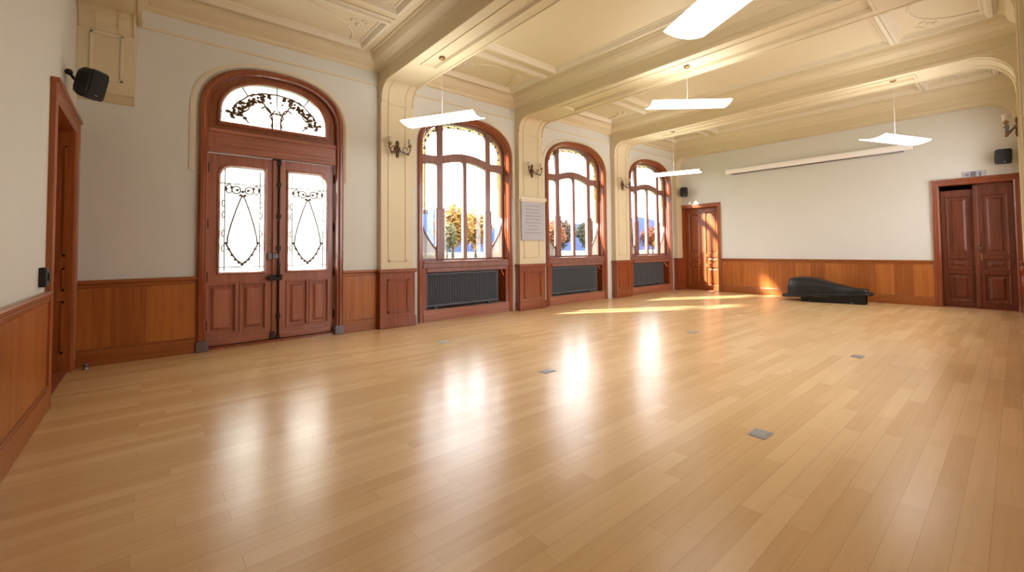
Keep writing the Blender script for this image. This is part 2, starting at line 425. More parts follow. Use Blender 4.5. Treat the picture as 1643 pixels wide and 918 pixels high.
# ------------------------------------------------------------------ dado panelling
def dado(segs, axis, wall, sgn, par, mat, matr):
    """segs of (from, to) along a wall; sgn: direction into the room"""
    for a, b in segs:
        m = MB(); r = MB()
        def bx(mb, u0, u1, d0, d1, z0, z1, bv=0.0):
            if axis == 'X': mb.box(u0, u1, wall+sgn*d0, wall+sgn*d1, z0, z1, bv)
            else: mb.box(wall+sgn*d0, wall+sgn*d1, u0, u1, z0, z1, bv)
        bx(m, a, b, 0, .022, .15, ZR-.05)
        bx(r, a, b, 0, .042, 0, .17, 0.008); bx(r, a, b, 0, .034, .17, .19, .006)
        bx(r, a, b, 0, .05, ZR-.045, ZR, .012); bx(r, a, b, 0, .032, ZR-.09, ZR-.045, .008)
        m.build('wainscot', mat, par); r.build('dado_rail', matr, par)
dado([(0.0, DX-DHW+.0), (DX+DHW, 3.45)], 'X', 0, -1, ww, M['oak'], M['oakx'])
dado([(YR, LD[1]-.12)], 'Y', 0, 1, wl, M['oakY'], M['oakx'])
dado([(FD2[0]+.11, FD1[1]-.1)], 'Y', L, -1, wf, M['oakY'], M['oakx'])
dado([(0, 3.44), (4.07, 6.4), (7.15, 9.65), (10.33, 12.7)], 'X', YR, 1, wr, M['oak'], M['oakx'])

# ------------------------------------------------------------------ main arched door
d1 = empty('door_1', (DX, 0, 0), label='tall arched mahogany double door with frosted panes and fan light', cat='door', kind='structure')
def dp(mb, name, mat, parent=None):
    o = mb.build(name, mat, parent or d1)
    if parent is None or parent is d1: o.matrix_parent_inverse = Matrix.Translation((-DX, 0, 0))
    return o
m = MB()
m.loft([arch(DX, hw, 0.0, 3.1, rise, y) for hw, rise, y in ((DHW, .67, 0.0), (DHW, .67, -.045), (DHW-.02, .655, -.06), (DHW-.05, .63, -.06), (DHW-.07, .615, -.04), (DHW-.085, .60, -.04), (DHW-.10, .585, -.01), (DHW-.10, .585, .25))])
dp(m, 'casing', M['casing'])
m = MB()
for s in (-1, 1): m.box(DX+s*(DHW-.125), DX+s*(DHW+.012), -.075, 0.0, 0, .13, 0.01)
dp(m, 'plinth_block', M['pewter'])
FH = DHW-.10                 # inner frame half width 0.80
# fan light frame: solid wood tympanum with an arched opening
fan_o = xz(arch(DX, FH+.001, 2.86, 3.1, .585, 0)); fan_i = xz(arch(DX, .655, 2.985, 3.09, .50, 0))
m = MB(); m.slab(fan_o, [fan_i], 0.04, 0.13, 'XZ')
m.loft([arch(DX, .655+q, 2.985-q, 3.09, .50+q, y) for q, y in ((.05, .04), (.045, .015), (.02, .01), (.0, .04))])
m.box(DX-.70, DX+.70, .012, .05, 2.935, 2.985, .01)
dp(m, 'fan_light_frame', M['casing'])
m = MB(); m.slab(xz(arch(DX, .66, 2.98, 3.09, .505, 0)), [], .088, .094, 'XZ'); fanp = dp(m, 'fan_light_pane', M['frost'])
m = MB(); m.box(DX-FH, DX+FH, 0.0, .13, 2.56, 2.87)
m.box(DX-FH, DX+FH, -.03, .01, 2.815, 2.865, .012); m.box(DX-FH, DX+FH, -.02, .01, 2.56, 2.61, .012)
m.box(DX-FH+.06, DX+FH-.06, -.012, .01, 2.66, 2.76, .008)
dp(m, 'transom', M['doorx'])
# leaves
def leaf_outline_glass(x0, x1, z0, z1, cut_left):
    """pane outline with one swept upper outer corner"""
    r = .14; pts = [(x0, z0), (x1, z0)]
    cor = [(r*(1-cos(t)), r*(1-sin(t))) for t in [pi/2*i/8 for i in range(9)]]
    if cut_left:
        pts.append((x1, z1)); pts += [(x0+a, z1-b) for a, b in reversed(cor)]
    else:
        pts += [(x1-a, z1-b) for a, b in cor]; pts.append((x0, z1))
    return pts
YL = 0.07
LEAF = []
for s, x0, x1, gx0, gx1 in ((-1, DX-FH+.005, DX-.003, 1.345, 1.855), (1, DX+.003, DX+FH-.005, 2.165, 2.69)):
    gl = leaf_outline_glass(gx0, gx1, .985, 2.395, s < 0)
    ax = (1.225, 1.515) if s < 0 else (2.165, 2.405); bx_ = (1.60, 1.865) if s < 0 else (2.475, 2.70)
    m = MB()
    holes = [gl]+[[(p[0], .20), (p[1], .20), (p[1], .815), (p[0], .815)] for p in (ax, bx_)]
    m.slab([(x0, 0.03), (x1, 0.03), (x1, 2.555), (x0, 2.555)], holes, YL, YL+.055, 'XZ')
    leaf = dp(m, 'door_leaf', M['door'])
    # mouldings round pane and panels
    m = MB()
    gc = ((gx0+gx1)/2, 1.69)
    def sc(pts, d):  # offset towards outside
        out = []
        for (x, z) in pts: out.append((x+math.copysign(d, x-gc[0]), z+math.copysign(d, z-gc[1])))
        return out
    m.loft([[(x, y, z) for x, z in sc(gl, d)] for d, y in ((.035, YL), (.03, YL-.016), (.012, YL-.018), (0, YL+.005), (0, YL+.05))], True)
    for p in (ax, bx_):
        rr = [[(p[0]-d, y, .20-d), (p[1]+d, y, .20-d), (p[1]+d, y, .815+d), (p[0]-d, y, .815+d)] for d, y in ((.03, YL), (.025, YL-.014), (.008, YL-.014), (-.005, YL+.02), (-.005, YL+.03))]
        m.loft(rr, True)
    dp(m, 'moulding', M['door'], leaf)
    for p in (ax, bx_):
        m = MB()
        rr = [[(p[0]-d, y, .20-d), (p[1]+d, y, .20-d), (p[1]+d, y, .815+d), (p[0]-d, y, .815+d)] for d, y in ((.004, YL+.03), (-.03, YL+.03), (-.06, YL+.006), (-.065, YL+.004))]
        m.loft(rr, True); f = rr[-1]; m.add(f, [(0, 1, 2, 3)])
        dp(m, 'panel', M['door'], leaf)
    m = MB(); m.box(x0+.02, x1-.02, YL-.03, YL, .035, .12, .012); dp(m, 'kick_rail', M['doorx'], leaf)
    m = MB(); m.slab([(a, b) for a, b in sc(gl, .01)], [], YL+.03, YL+.036, 'XZ'); dp(m, 'pane', M['frost'], leaf)
    # wrought-iron garland in front of the pane, outside
    m = MB(); yy = YL+.018; gx = (gx0+gx1)/2; hw = (gx1-gx0)/2
    def T(pts, r=.006): m.tube([(x, yy, z) for x, z in pts], r*1.5, 6)
    for q in (-1, 1):
        T([(gx+q*(hw-.05), 1.0), (gx+q*(hw-.05), 2.36)], .005)
        # lozenge: narrow at the top, wide below, closing at the bottom
        T([(gx+q*hw*f, z) for f, z in ((0, 2.02), (.1, 1.97), (.3, 1.82), (.52, 1.62), (.66, 1.45), (.68, 1.36))], .007)
        T([(gx+q*hw*f, z) for f, z in ((.72, 1.36), (.5, 1.24), (.28, 1.15), (0, 1.09))], .008)
        T([(gx+q*hw*(.3+.2*cos(t)), 2.09+.05*sin(t)) for t in [pi*2*i/12 for i in range(13)]], .007)
        T([(gx+q*hw*(.62+.14*cos(t)), 2.1+.06*sin(t)) for t in [pi*2*i/12 for i in range(13)]], .006)
        for z in (1.3, 1.5, 1.75, 1.9): T([(gx+q*hw*(.86+.06*cos(t)), z+.045*sin(t)) for t in [pi*2*i/10 for i in range(11)]], .005)
        for f, z in ((.72, 1.37), (.6, 1.29), (.45, 1.21), (.3, 1.15), (.14, 1.11), (0, 1.08), (.75, 2.1), (.5, 2.12), (.25, 2.09), (0, 2.07), (.1, 2.02)):
            m.ball((gx+q*hw*f, yy, z), (.026, .01, .022), 1)
    T([(gx-hw, 2.17), (gx+hw, 2.17)], .005); T([(gx-hw, 1.05), (gx+hw, 1.05)], .005)
    dp(m, 'iron_garland', M['garland'], leaf)
    # hinges
    for z in (.30, .93, 1.62, 2.36):
        m = MB(); xh = x0+.0 if s < 0 else x1-.0
        m.tube([(xh, YL-.012, z-.05), (xh, YL-.012, z+.05)], .013, 10); m.ball((xh, YL-.012, z+.055), .014, 1); m.ball((xh, YL-.012, z-.055), .014, 1)
        dp(m, 'hinge', M['iron'], leaf)
    LEAF.append(leaf)
# meeting stile with espagnolette rod on the right leaf
m = MB(); m.box(DX-.045, DX+.045, YL-.03, YL+.0, .03, 2.55, .01); dp(m, 'meeting_stile', M['door'], LEAF[1])
m = MB(); m.tube([(DX+.03, YL-.05, .05), (DX+.03, YL-.05, 2.54)], .013, 10)
for z in (.06, .35, 1.3, 1.75, 2.2, 2.5): m.box(DX+.005, DX+.055, YL-.065, YL-.028, z-.03, z+.03, .006)
m.box(DX-.07, DX-.01, YL-.055, YL-.028, .03, .14, .008)
dp(m, 'bolt_rod', M['iron'], LEAF[1])
m = MB(); m.box(DX-.09, DX+.075, YL-.075, YL-.03, .85, .93, .008); m.tube([(DX+.02, YL-.075, .90), (DX+.02, YL-.12, .90), (DX+.03, YL-.125, 1.1)], .012, 8)
m.ball((DX-.105, YL-.055, .89), (.022, .03, .022), 2)
dp(m, 'rim_lock', M['iron'], LEAF[1])
m = MB(); m.box(DX-.10, DX-.05, YL-.05, YL-.001, 1.14, 1.24, .008); m.box(DX-.05, DX+.05, YL-.06, YL-.03, 1.15, 1.23, .008); m.ball((DX-.09, YL-.06, 1.42), (.016, .02, .016), 1); m.ball((DX-.09, YL-.06, 1.36), (.012, .012, .02), 1)
dp(m, 'latch', M['pewter'], LEAF[0])
m = MB(); m.box(DX-.05, DX+.06, YL-.05, YL+.01, 2.54, 2.60, .012); dp(m, 'top_keeper', M['iron'])
m = MB(); m.box(DX-FH, DX+FH, 0.0, WT, -.1, .03, .004); dp(m, 'threshold', M['casing'])
# fan-light ironwork: scrolls and leaf clusters
m = MB(); y = .072
def FT(pts, r=.008): m.tube([(DX+x, y, z) for x, z in pts], r*1.35, 6)
FT([(x, z) for x, z in ((-.55, 3.06), (-.5, 3.25), (-.35, 3.4), (-.18, 3.47), (0, 3.49), (.18, 3.47), (.35, 3.4), (.5, 3.25), (.55, 3.06))])
for q in (-1, 1):
    FT([(q*(.05+.2*(1-cos(t))/2*.9), 3.02+.2*sin(t)*1.1+.05) for t in [-1.2+i*.28 for i in range(13)]], .009)
    FT([(q*x, z) for x, z in ((0.0, 3.22), (.06, 3.2), (.12, 3.25), (.16, 3.33), (.24, 3.36))], .009)
    FT([(q*x, z) for x, z in ((.07, 3.02), (.05, 3.1), (.09, 3.17), (.02, 3.26))], .009)
    FT([(q*x, z) for x, z in ((.60, 3.13), (.47, 3.14), (.40, 3.1), (.34, 3.02))], .008)
    FT([(q*(.42+.08*cos(t)), 3.24+.06*sin(t)) for t in [2*pi*i/12 for i in range(13)]], .008)
    FT([(q*.36, 3.4), (q*.42, 3.5)], .006)
    rnd = random.Random(3)
    for f in range(58):
        t = f/57; bx0 = .12+.42*t; bz = 3.46-.33*t**1.6-.03
        px, pz = bx0+rnd.uniform(-.06, .06), bz+rnd.uniform(-.07, .05)
        m.ball((DX+q*px, y+rnd.uniform(-.006, .006), pz), (rnd.uniform(.018, .036), .008, rnd.uniform(.014, .028)), 1)
    for f in range(12): m.ball((DX+q*rnd.uniform(.38, .56), y, rnd.uniform(3.06, 3.26)), (.026, .008, .02), 1)
FT([(0, 3.02), (0, 3.58)], .006)
dp(m, 'fan_light_ironwork', M['bronze'], fanp)

# ------------------------------------------------------------------ arched windows
def build_window(c, name, label):
    w = empty(name, (c, 0, 0), label=label, cat='window', kind='structure')
    def P(mb, nm, mat, parent=None):
        return mb.build(nm, mat, parent or w)      # window built around x = 0 in its own frame
    m = MB()
    m.loft([arch(0, hw, 0.0, 3.1, rise, y) for hw, rise, y in ((1.07, .67, .0), (1.07, .67, -.035), (1.055, .66, -.05), (1.02, .63, -.05), (1.0, .615, -.03), (.985, .60, -.03), (.965, .58, .0), (.965, .58, .04), (.95, .57, .05), (.95, .57, .12))])
    P(m, 'casing', M['casing'])
    GY = .15
    m = MB()
    m.slab(xz(arch(0, .97, 1.05, 3.1, .585, 0)), [xz(arch(0, .91, 1.10, 3.1, .535, 0))], GY-.035, GY+.04, 'XZ')
    P(m, 'outer_frame', M['winwood'])
    # transom: level at the sides, arched across the middle
    def tz(x):
        return 2.90+(.11*(1-(x/.56)**2) if abs(x) < .56 else 0)
    xs = [-.93+1.86*i/48 for i in range(49)]
    top = [(x, tz(x)+.075) for x in xs]; bot = [(x, tz(x)-.075) for x in xs]
    m = MB(); m.slab(bot+top[::-1], [], GY-.05, GY+.04, 'XZ'); P(m, 'transom', M['winwood'])
    zt = lambda x, hw=.91, rise=.535: 3.1+rise*max(0, 1-(abs(x)/hw)**2.35)**(1/2.35)
    for x, t, z1 in ((-.55, .062, zt(.55)), (.55, .062, zt(.55)), (0, .043, 2.97)):
        m = MB(); m.box(x-t, x+t, GY-.045, GY+.04, 1.06, z1+.02, .012)
        if x: m.box(x-t-.02, x+t+.02, GY-.06, GY+.02, 1.08, 2.02, .012)   # thicker lower half
        P(m, 'mullion', M['winwood'])
    # whiplash glazing bars of the side lights
    for s in (-1, 1):
        m = MB(); m.tube([(s*x, GY, z) for x, z in ((.93, 1.86), (.90, 1.72), (.85, 1.58), (.77, 1.45), (.68, 1.33), (.60, 1.25))], .017, 8)
        P(m, 'glazing_bar', M['winwood'])
        m = MB(); m.slab([(s*x, z) for x, z in ((.90, 1.70), (.85, 1.56), (.77, 1.43), (.68, 1.31), (.61, 1.24), (.61, 1.10), (.90, 1.10))], [], GY-.006, GY-.002, 'XZ'); P(m, 'ornamental_corner', M['pearl'])
    m = MB(); m.slab(xz(arch(0, .93, 1.06, 3.1, .555, 0)), [], GY+.0, GY+.006, 'XZ'); pane = P(m, 'pane', M['glass'])
    # leaded ornamental border in amber glass along the arch and sides
    m = MB()
    seq = arch(0, .90, 1.9, 3.1, .525, GY-.004, N=52); inn = arch(0, .80, 1.9, 3.1, .435, GY-.004, N=52)
    rnd = random.Random(11)
    for i in range(len(seq)-1):
        a, b = Vector(seq[i]), Vector(seq[i+1]); c_, d_ = Vector(inn[i+1]), Vector(inn[i])
        k0, k1 = rnd.uniform(.35, 1), rnd.uniform(.35, 1)
        c2 = b+(c_-b)*k0; d2 = a+(d_-a)*k1
        m.add([a, b, c2, d2, a+Vector((0, .004, 0)), b+Vector((0, .004, 0)), c2+Vector((0, .004, 0)), d2+Vector((0, .004, 0))], [(0, 1, 2, 3), (7, 6, 5, 4), (0, 3, 7, 4), (1, 5, 6, 2), (3, 2, 6, 7), (0, 4, 5, 1)])
    P(m, 'ornamental_border', M['amber'], pane)
    m = MB()
    for i in range(1, len(seq)-1, 2):
        m.tube([seq[i], inn[i]], .005, 5)
    for q in (.0, .55, 1.0):
        m.tube([Vector(a).lerp(Vector(b), q) for a, b in zip(seq, inn)], .005, 5)
    for k in range(len(seq)):
        if k % 4 == 2: m.ball(Vector(seq[k]).lerp(Vector(inn[k]), .5), (.03, .008, .026), 1)
    P(m, 'lead_tracery', M['bronze'], pane)
    # sill, niche lining, apron
    m = MB(); m.box(-.97, .97, -.02, .22, .93, 1.06, .012); m.box(-.96, .96, -.035, .0, 1.02, 1.06, .012); m.box(-.90, .90, -.028, 0, .86, .93, .01); P(m, 'sill', M['winwood'])
    m = MB(); m.box(-.97, .97, .24, .27, .0, .95); m.box(-.97, -.90, .0, .24, .0, .95); m.box(.90, .97, .0, .24, .0, .95); P(m, 'niche_lining', M['casing'])
    m = MB(); m.box(-.97, .97, -.02, .24, .0, .20, .008); P(m, 'niche_plinth', M['doorx'])
    return w
W1 = build_window(WINX[0], 'window_1', 'arched window next to the tall glazed door, golden tree behind it')
W2 = copy_tree(W1); W2.name = 'window_2'; W2.location.x = WINX[1]; W2['label'] = 'middle of the three arched windows, right of the grey plaque'
W3 = copy_tree(W1); W3.name = 'window_3'; W3.location.x = WINX[2]; W3['label'] = 'arched window nearest the far end wall'
# plain unseen windows added in the opposite wall to light the hall from that side
for i, c in enumerate(WINX):
    w = empty('window_%d' % (4+i), (c, YR, 0), label='unseen arched window added in the wall opposite for daylight', cat='window', kind='structure')
    m = MB(); m.loft([arch(0, hw, 1.02, 3.1, rise, y) for hw, rise, y in ((1.07, .67, .0), (1.07, .67, .035), (.99, .61, .035), (.97, .585, -.2))]); m.build('casing', M['casing'], w)
    m = MB()
    for x in (-.55, 0, .55): m.box(x-.05, x+.05, -.2, -.12, 1.05, 3.66)
    m.box(-.97, .97, -.2, -.12, 2.83, 2.97); m.box(-.99, .99, -.2, .04, 1.0, 1.06, .01); m.build('mullion', M['winwood'], w)
    m = MB(); m.slab(xz(arch(0, .96, 1.06, 3.1, .585, 0)), [], -.165, -.16, 'XZ'); m.build('pane', M['glass'], w)

# ------------------------------------------------------------------ radiators in the window niches
def radiator(x, label):
    r = empty('radiator', (x, .14, .2), label=label, cat='radiator', group='grey radiators under the arched windows')
    m = MB(); m.box(-.79, .79, -.02, .03, .05, .63, .01); m.build('back_panel', M['radd'], r)
    m = MB(); n = 44
    for i in range(n):
        xx = -.77+1.54*i/(n-1); m.box(xx-.0105, xx+.0105, -.075, -.02, .06, .61, .006)
    m.build('fins', M['rad'], r)
    m = MB(); m.box(-.80, .80, -.08, .04, .605, .645, .012); m.box(-.80, .80, -.08, .03, .035, .075, .012)
    for s in (-1, 1): m.box(s*.80-.015, s*.80+.015, -.08, .035, .035, .64, .01)
    m.build('frame', M['rad'], r)
    for s in (-.6, .6):
        m = MB(); m.box(s-.03, s+.03, -.05, .02, 0.0, .05, .006); m.build('foot', M['rad'], r)
    m = MB(); m.tube([(-.80, -.03, .585), (-.845, -.03, .585), (-.845, -.03, 0.0)], .012, 8); m.build('pipe', M['casing'], r)
    m = MB(); m.lathe([(.0, -.03), (.02, -.03), (.026, -.01), (.026, .02), (.018, .035), (0, .035)], (-.845, -.03, .60), n=12); m.build('valve', M['white'], r)
    return r
R1 = radiator(WINX[0]-.06, 'grey ribbed radiator under the arched window next to the glazed door')
for x, l in ((WINX[1]-.04, 'grey ribbed radiator under the middle arched window'), (WINX[2]-.10, 'grey ribbed radiator under the arched window by the far wall')):
    r = copy_tree(R1); r.location.x = x; r['label'] = l

# ------------------------------------------------------------------ rectangular side doors
def side_door(name, label, axis_origin, along, into, width, top, depth, leaves, mat, cas=.11):
    """axis_origin: point at the opening's corner on the wall face; along/into: unit vectors; leaves: list of (u0,u1,panel rows)"""
    e = empty(name, axis_origin, label=label, cat='door', kind='structure')
    A, I, Z = Vector(along), Vector(into), Vector((0, 0, 1))
    mtx = Matrix((( A.x, I.x, 0, 0), (A.y, I.y, 0, 0), (0, 0, 1, 0), (0, 0, 0, 1)))
    def P(mb, nm, mt, par=None): return mb.xf(mtx).build(nm, mt, par or e)
    m = MB()   # local: x along, y into the wall, z up
    path = lambda o: [(-o, 0.0), (-o, top+o), (width+o, top+o), (width+o, 0.0)]
    m.loft([[(p[0], y, p[1]) for p in path(o)] for o, y in ((cas, 0), (cas, -.035), (cas-.015, -.045), (cas-.04, -.045), (cas-.05, -.03), (.02, -.03), (0.0, -.015), (0, .0), (0.0, depth+.06))])
    m.box(-cas-.01, width+cas+.01, -.06, 0, top+cas-.02, top+cas+.02, .01)
    P(m, 'casing', M['casing'] if mat is not M['farwood'] else M['farwood'])
    m = MB(); m.box(0, width, .0, depth+.06, -.02, .012); P(m, 'threshold', M['doorx'])
    for (u0, u1, rows, *ex) in leaves:
        m = MB(); holes = []; dd = depth; tp = top
        if ex: depth, top = ex
        for (z0, z1) in rows: holes.append([(u0+.09, z0), (u1-.09, z0), (u1-.09, z1), (u0+.09, z1)])
        m.slab([(u0+.003, .015), (u1-.003, .015), (u1-.003, top-.005), (u0+.003, top-.005)], holes, depth, depth+.045, 'XZ')
        lf = P(m, 'door_leaf', mat)
        for h in holes:
            m = MB(); x0, z0 = h[0]; x1, z1 = h[2]
            rr = [[(x0-d, y, z0-d), (x1+d, y, z0-d), (x1+d, y, z1+d), (x0-d, y, z1+d)] for d, y in ((.022, depth), (.018, depth-.01), (.004, depth-.01), (0, depth+.012), (-.015, depth+.022), (-.055, depth+.022), (-.085, depth+.008))]
            m.loft(rr, True); m.add(rr[-1], [(0, 1, 2, 3)])
            P(m, 'panel', mat, lf)
        depth, top = dd, tp
    return e, P
rows3 = lambda t: [(.14, .68), (.78, .98), (1.08, t-.13)]
e, P = side_door('door_2', 'narrow orange-brown door in the left wall beside the corner', (0, LD[1], 0), (0, 1, 0), (-1, 0, 0), LD[0]-LD[1], LD[2], .22, [(0, .65, rows3(LD[2])), (.65, 1.30, rows3(LD[2]))], M['farwood'], cas=.13)
m = MB()   # panelled far jamb
jx = LD[0]-LD[1]
for z0, z1 in ((.2, .75), (.86, 1.1), (1.22, 2.4)):
    m.box(jx-.012, jx-.002, .04, .06, z0, z1); m.box(jx-.012, jx-.002, .17, .19, z0, z1); m.box(jx-.012, jx-.002, .04, .19, z0, z0+.02); m.box(jx-.012, jx-.002, .04, .19, z1-.02, z1)
P(m, 'jamb_panelling', M['oakY'])
e, P = side_door('door_3', 'panelled door in the far corner by the last window', (L, FD1[0], 0), (0, -1, 0), (1, 0, 0), FD1[0]-FD1[1], FD1[2], .22, [(0, (FD1[0]-FD1[1])/2, rows3(FD1[2])), ((FD1[0]-FD1[1])/2, FD1[0]-FD1[1], rows3(FD1[2]))], M['farwood'], cas=.09)
wd = FD2[0]-FD2[1]
e, P = side_door('door_4', 'dark brown panelled double door right of the black case', (L, FD2[0], 0), (0, -1, 0), (1, 0, 0), wd, FD2[2], .10, [(0, wd/2, rows3(FD2[2]-.1), .17, FD2[2]-.085), (wd/2, wd, rows3(FD2[2]-.1))], M['darkwood'], cas=.11)
m = MB(); m.box(wd/2-.03, wd/2+.03, .075, .105, .02, FD2[2]-.02, .01); P(m, 'meeting_stile', M['darkwood'])
m = MB(); m.lathe([(0, 0), (.02, 0), (.012, .02), (.012, .04), (.028, .055), (.028, .07), (0, .08)], (0, 0, 0), 'Y', 14); m.xf(Matrix.Translation((wd/2+.05, .10, 1.2)) @ Matrix.Scale(-1, 4, (0, 1, 0))); P(m, 'door_knob', M['brass'])
m = MB(); m.box(wd/2+.035, wd/2+.065, .09, .10, .95, 1.1, .004); P(m, 'lock_plate', M['brass'])

for (x0, x1, y0, y1, lb) in ((L+WT-.001, L+WT+1.2, FD2[1]-.3, FD2[0]+.3, 'added closed passage behind the brown double door, blocks daylight'), (L+WT-.001, L+WT+1.2, FD1[1]-.3, FD1[0]+.25, 'added closed passage behind the far corner door, blocks daylight'), (-WT-1.2, -WT+.001, LD[1]-.3, LD[0]+.3, 'added closed passage behind the left side door, blocks daylight')):
    m = MB(); t = .05  # closed box added behind each side door so no daylight leaks round the leaves
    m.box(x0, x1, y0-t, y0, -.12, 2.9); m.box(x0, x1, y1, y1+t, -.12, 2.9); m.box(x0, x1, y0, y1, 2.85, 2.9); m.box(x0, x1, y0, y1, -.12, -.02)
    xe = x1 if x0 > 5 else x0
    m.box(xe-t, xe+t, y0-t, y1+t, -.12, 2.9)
    tag(m.build('wall_added_passage', M['casing']), lb, 'passage', kind='structure')
# ------------------------------------------------------------------ pendant lamps
def lamp_proto():
    r = empty('pendant_lamp')
    m = MB()
    Lh, Wh = .575, .19
    # shallow convex trough
    rings = []
    for i in range(13):
        q = -1+2*i/12; zz = -.04*(1-q*q)
        rings.append([(x, q*Wh, zz) for x in (-Lh, -Lh*.5, 0, Lh*.5, Lh)])
    m.loft(rings, smooth=True)
    top = [[(x, y, z+.012) for (x, y, z) in rg] for rg in rings]; m.loft(top, smooth=True)
    m.loft([rings[0], top[0]]); m.loft([rings[-1], top[-1]])
    m.loft([[rg[0] for rg in rings], [rg[0] for rg in top]]); m.loft([[rg[-1] for rg in rings], [rg[-1] for rg in top]])
    m.build('diffuser', M['lamp'], r)
    m = MB(); m.box(-Lh+.03, -Lh+.15, -.05, .05, .0, .02, .006); m.box(-.25, .25, -.03, .03, .0, .035, .01); m.build('gear_tray', M['pewter'], r)
    return r
LP = lamp_proto()
LAMPS = [(3.78, -1.50, 3.10, 118, 'white pendant lamp hanging in front of the window next to the glazed door'),
         (6.79, -3.57, 3.41, -42, 'white pendant lamp hanging under the middle beam, in the centre of the hall'),
         (3.80, -5.45, 3.06, 62, 'white pendant lamp cut off by the top edge of the photo'),
         (9.98, -1.57, 3.0, -72, 'white pendant lamp hanging in front of the window nearest the far wall'),
         (9.98, -5.47, 3.0, 159, 'white pendant lamp overlapping the right end of the screen housing')]
copies = [None]+[copy_tree(LP) for _ in range(4)]
for i, a in enumerate(LAMPS):
    r = LP if i == 0 else copies[i]
    x, y, z, deg, label = a
    r.location = (x, y, z); r.rotation_euler = (0, 0, R(deg))
    tag(r, label, 'ceiling lamp', 'white curved pendant lamps under the beams')
    top = ZS-.012-z+.03
    m = MB(); m.tube([(0, 0, .03), (0, 0, top)], .002, 6); m.build('suspension_cable', M['white'], r)
    m = MB(); m.lathe([(0, top), (.045, top), (.045, top-.012), (.02, top-.03), (0, top-.03)], n=16); m.build('ceiling_rose', M['brass'], r)

# ------------------------------------------------------------------ wall sconces on the pilasters
def sconce_proto():
    r = empty('wall_sconce')
    m = MB(); m.lathe([(0, 0), (.055, 0), (.06, -.012), (.04, -.022), (.03, -.04), (.012, -.05), (0, -.055)], (0, 0, 0), 'Y', 20)
    m.ball((0, -.02, .09), (.03, .018, .05), 2); m.ball((0, -.02, -.09), (.026, .018, .06), 2)
    m.build('back_plate', M['bronze'], r)
    for s in (-1, 1):
        m = MB(); pts = [(s*x, y, z) for x, y, z in ((.0, -.04, 0), (.05, -.08, -.06), (.10, -.11, -.09), (.16, -.12, -.07), (.19, -.12, .0), (.175, -.12, .04))]
        sm = []
        for i in range(len(pts)-1):
            for q in range(4): sm.append(Vector(pts[i]).lerp(Vector(pts[i+1]), q/4))
        sm.append(Vector(pts[-1])); m.tube(sm, .011, 8)
        m.tube([(s*(.10+.045*cos(t)), -.10, -.02+.045*sin(t)) for t in [i*.5 for i in range(11)]], .008, 6)
        m.ball((s*.14, -.12, -.09), (.03, .02, .02), 1)
        arm = m.build('arm', M['pewter'] if s > 0 else M['bronze'], r)
        m = MB(); m.lathe([(.0, .035), (.03, .035), (.036, .05), (.02, .06), (.012, .075), (0, .075)], (s*.175, -.12, 0), n=14); m.build('cup', M['brass'], arm)
        m = MB(); m.lathe([(.016, .07), (.03, .085), (.036, .11), (.032, .135), (.042, .155), (.039, .155), (.029, .135), (.032, .11), (.026, .087), (.0, .075)], (s*.175, -.12, 0), n=16); m.build('shade', M['tulip'], arm)
    return r
S0 = sconce_proto()
SP = [(3.745, -PD, 2.93, 0, 'two-armed bronze sconce on the pilaster between glazed door and first window'),
      (6.78, -PD, 2.91, 0, 'two-armed bronze sconce above the grey plaque'),
      (9.99, -PD, 2.91, 0, 'two-armed bronze sconce on the pilaster before the last window'),
      (9.99, YR+PD, 2.93, 180, 'bronze sconce on the wall opposite the windows, at the photo edge')]
sc_ = [S0]+[copy_tree(S0) for _ in SP[1:]]
for r, (x, y, z, dg, lb) in zip(sc_, SP):
    r.location = (x, y, z); r.rotation_euler = (0, 0, R(dg)); tag(r, lb, 'wall lamp', 'bronze wall sconces on the pilasters')

# ------------------------------------------------------------------ loudspeakers
def speaker_proto():
    r = empty('loudspeaker')
    m = MB()   # front faces -Y, tapered back
    rings = []
    for y, w, h in ((-.09, .098, .138), (-.085, .103, .143), (.0, .103, .143), (.05, .085, .12), (.09, .05, .08)):
        pts = []
        for k in range(24):
            t = 2*pi*k/24; ct, st = cos(t), sin(t)
            pts.append((w*math.copysign(abs(ct)**.35, ct), y, h*math.copysign(abs(st)**.35, st)))
        rings.append(pts)
    m.loft(rings, True, True); m.build('cabinet', M['black'], r)
    m = MB(); m.box(-.085, .085, -.098, -.088, -.125, .125, .006); m.build('grille', M['grille'], r)
    m = MB(); m.box(-.012, .012, -.102, -.097, -.105, -.095); m.build('badge', M['steel'], r)
    return r
SPK = speaker_proto()
def place_speaker(r, loc, face, tilt, wall_pt, label):
    """face: heading (deg) of the front in plan, 0 = towards -Y"""
    r.location = loc; r.rotation_euler = (R(tilt), 0, R(face)); bpy.context.view_layer.update()
    tag(r, label, 'loudspeaker', 'small black wall loudspeakers')
    inv = (Matrix.Translation(loc) @ Matrix.Rotation(R(face), 4, 'Z') @ Matrix.Rotation(R(tilt), 4, 'X')).inverted()
    a = inv @ Vector(wall_pt); m = MB(); m.tube([(0, .06, 0), (0, .13, 0), a*.7+Vector((0, .04, 0)), a], .014, 8); m.ball((0, .11, 0), .024, 2); m.ball(a, .03, 2)
    m.build('bracket', M['black'], r)
sp = [SPK, copy_tree(SPK), copy_tree(SPK)]
SPL = [((.16, -.86, 2.92), 52, 14, (.03, -.93, 2.98), 'black loudspeaker under the corbel in the left corner'),
       ((12.84, -.30, 2.93), -55, 10, (13.01, -.27, 2.95), 'black loudspeaker in the far corner beside the last window'),
       ((12.87, -6.58, 2.92), -70, 8, (13.03, -6.62, 2.94), 'black loudspeaker above the dark double door')]
for r, a in zip(sp, SPL): place_speaker(r, *a)

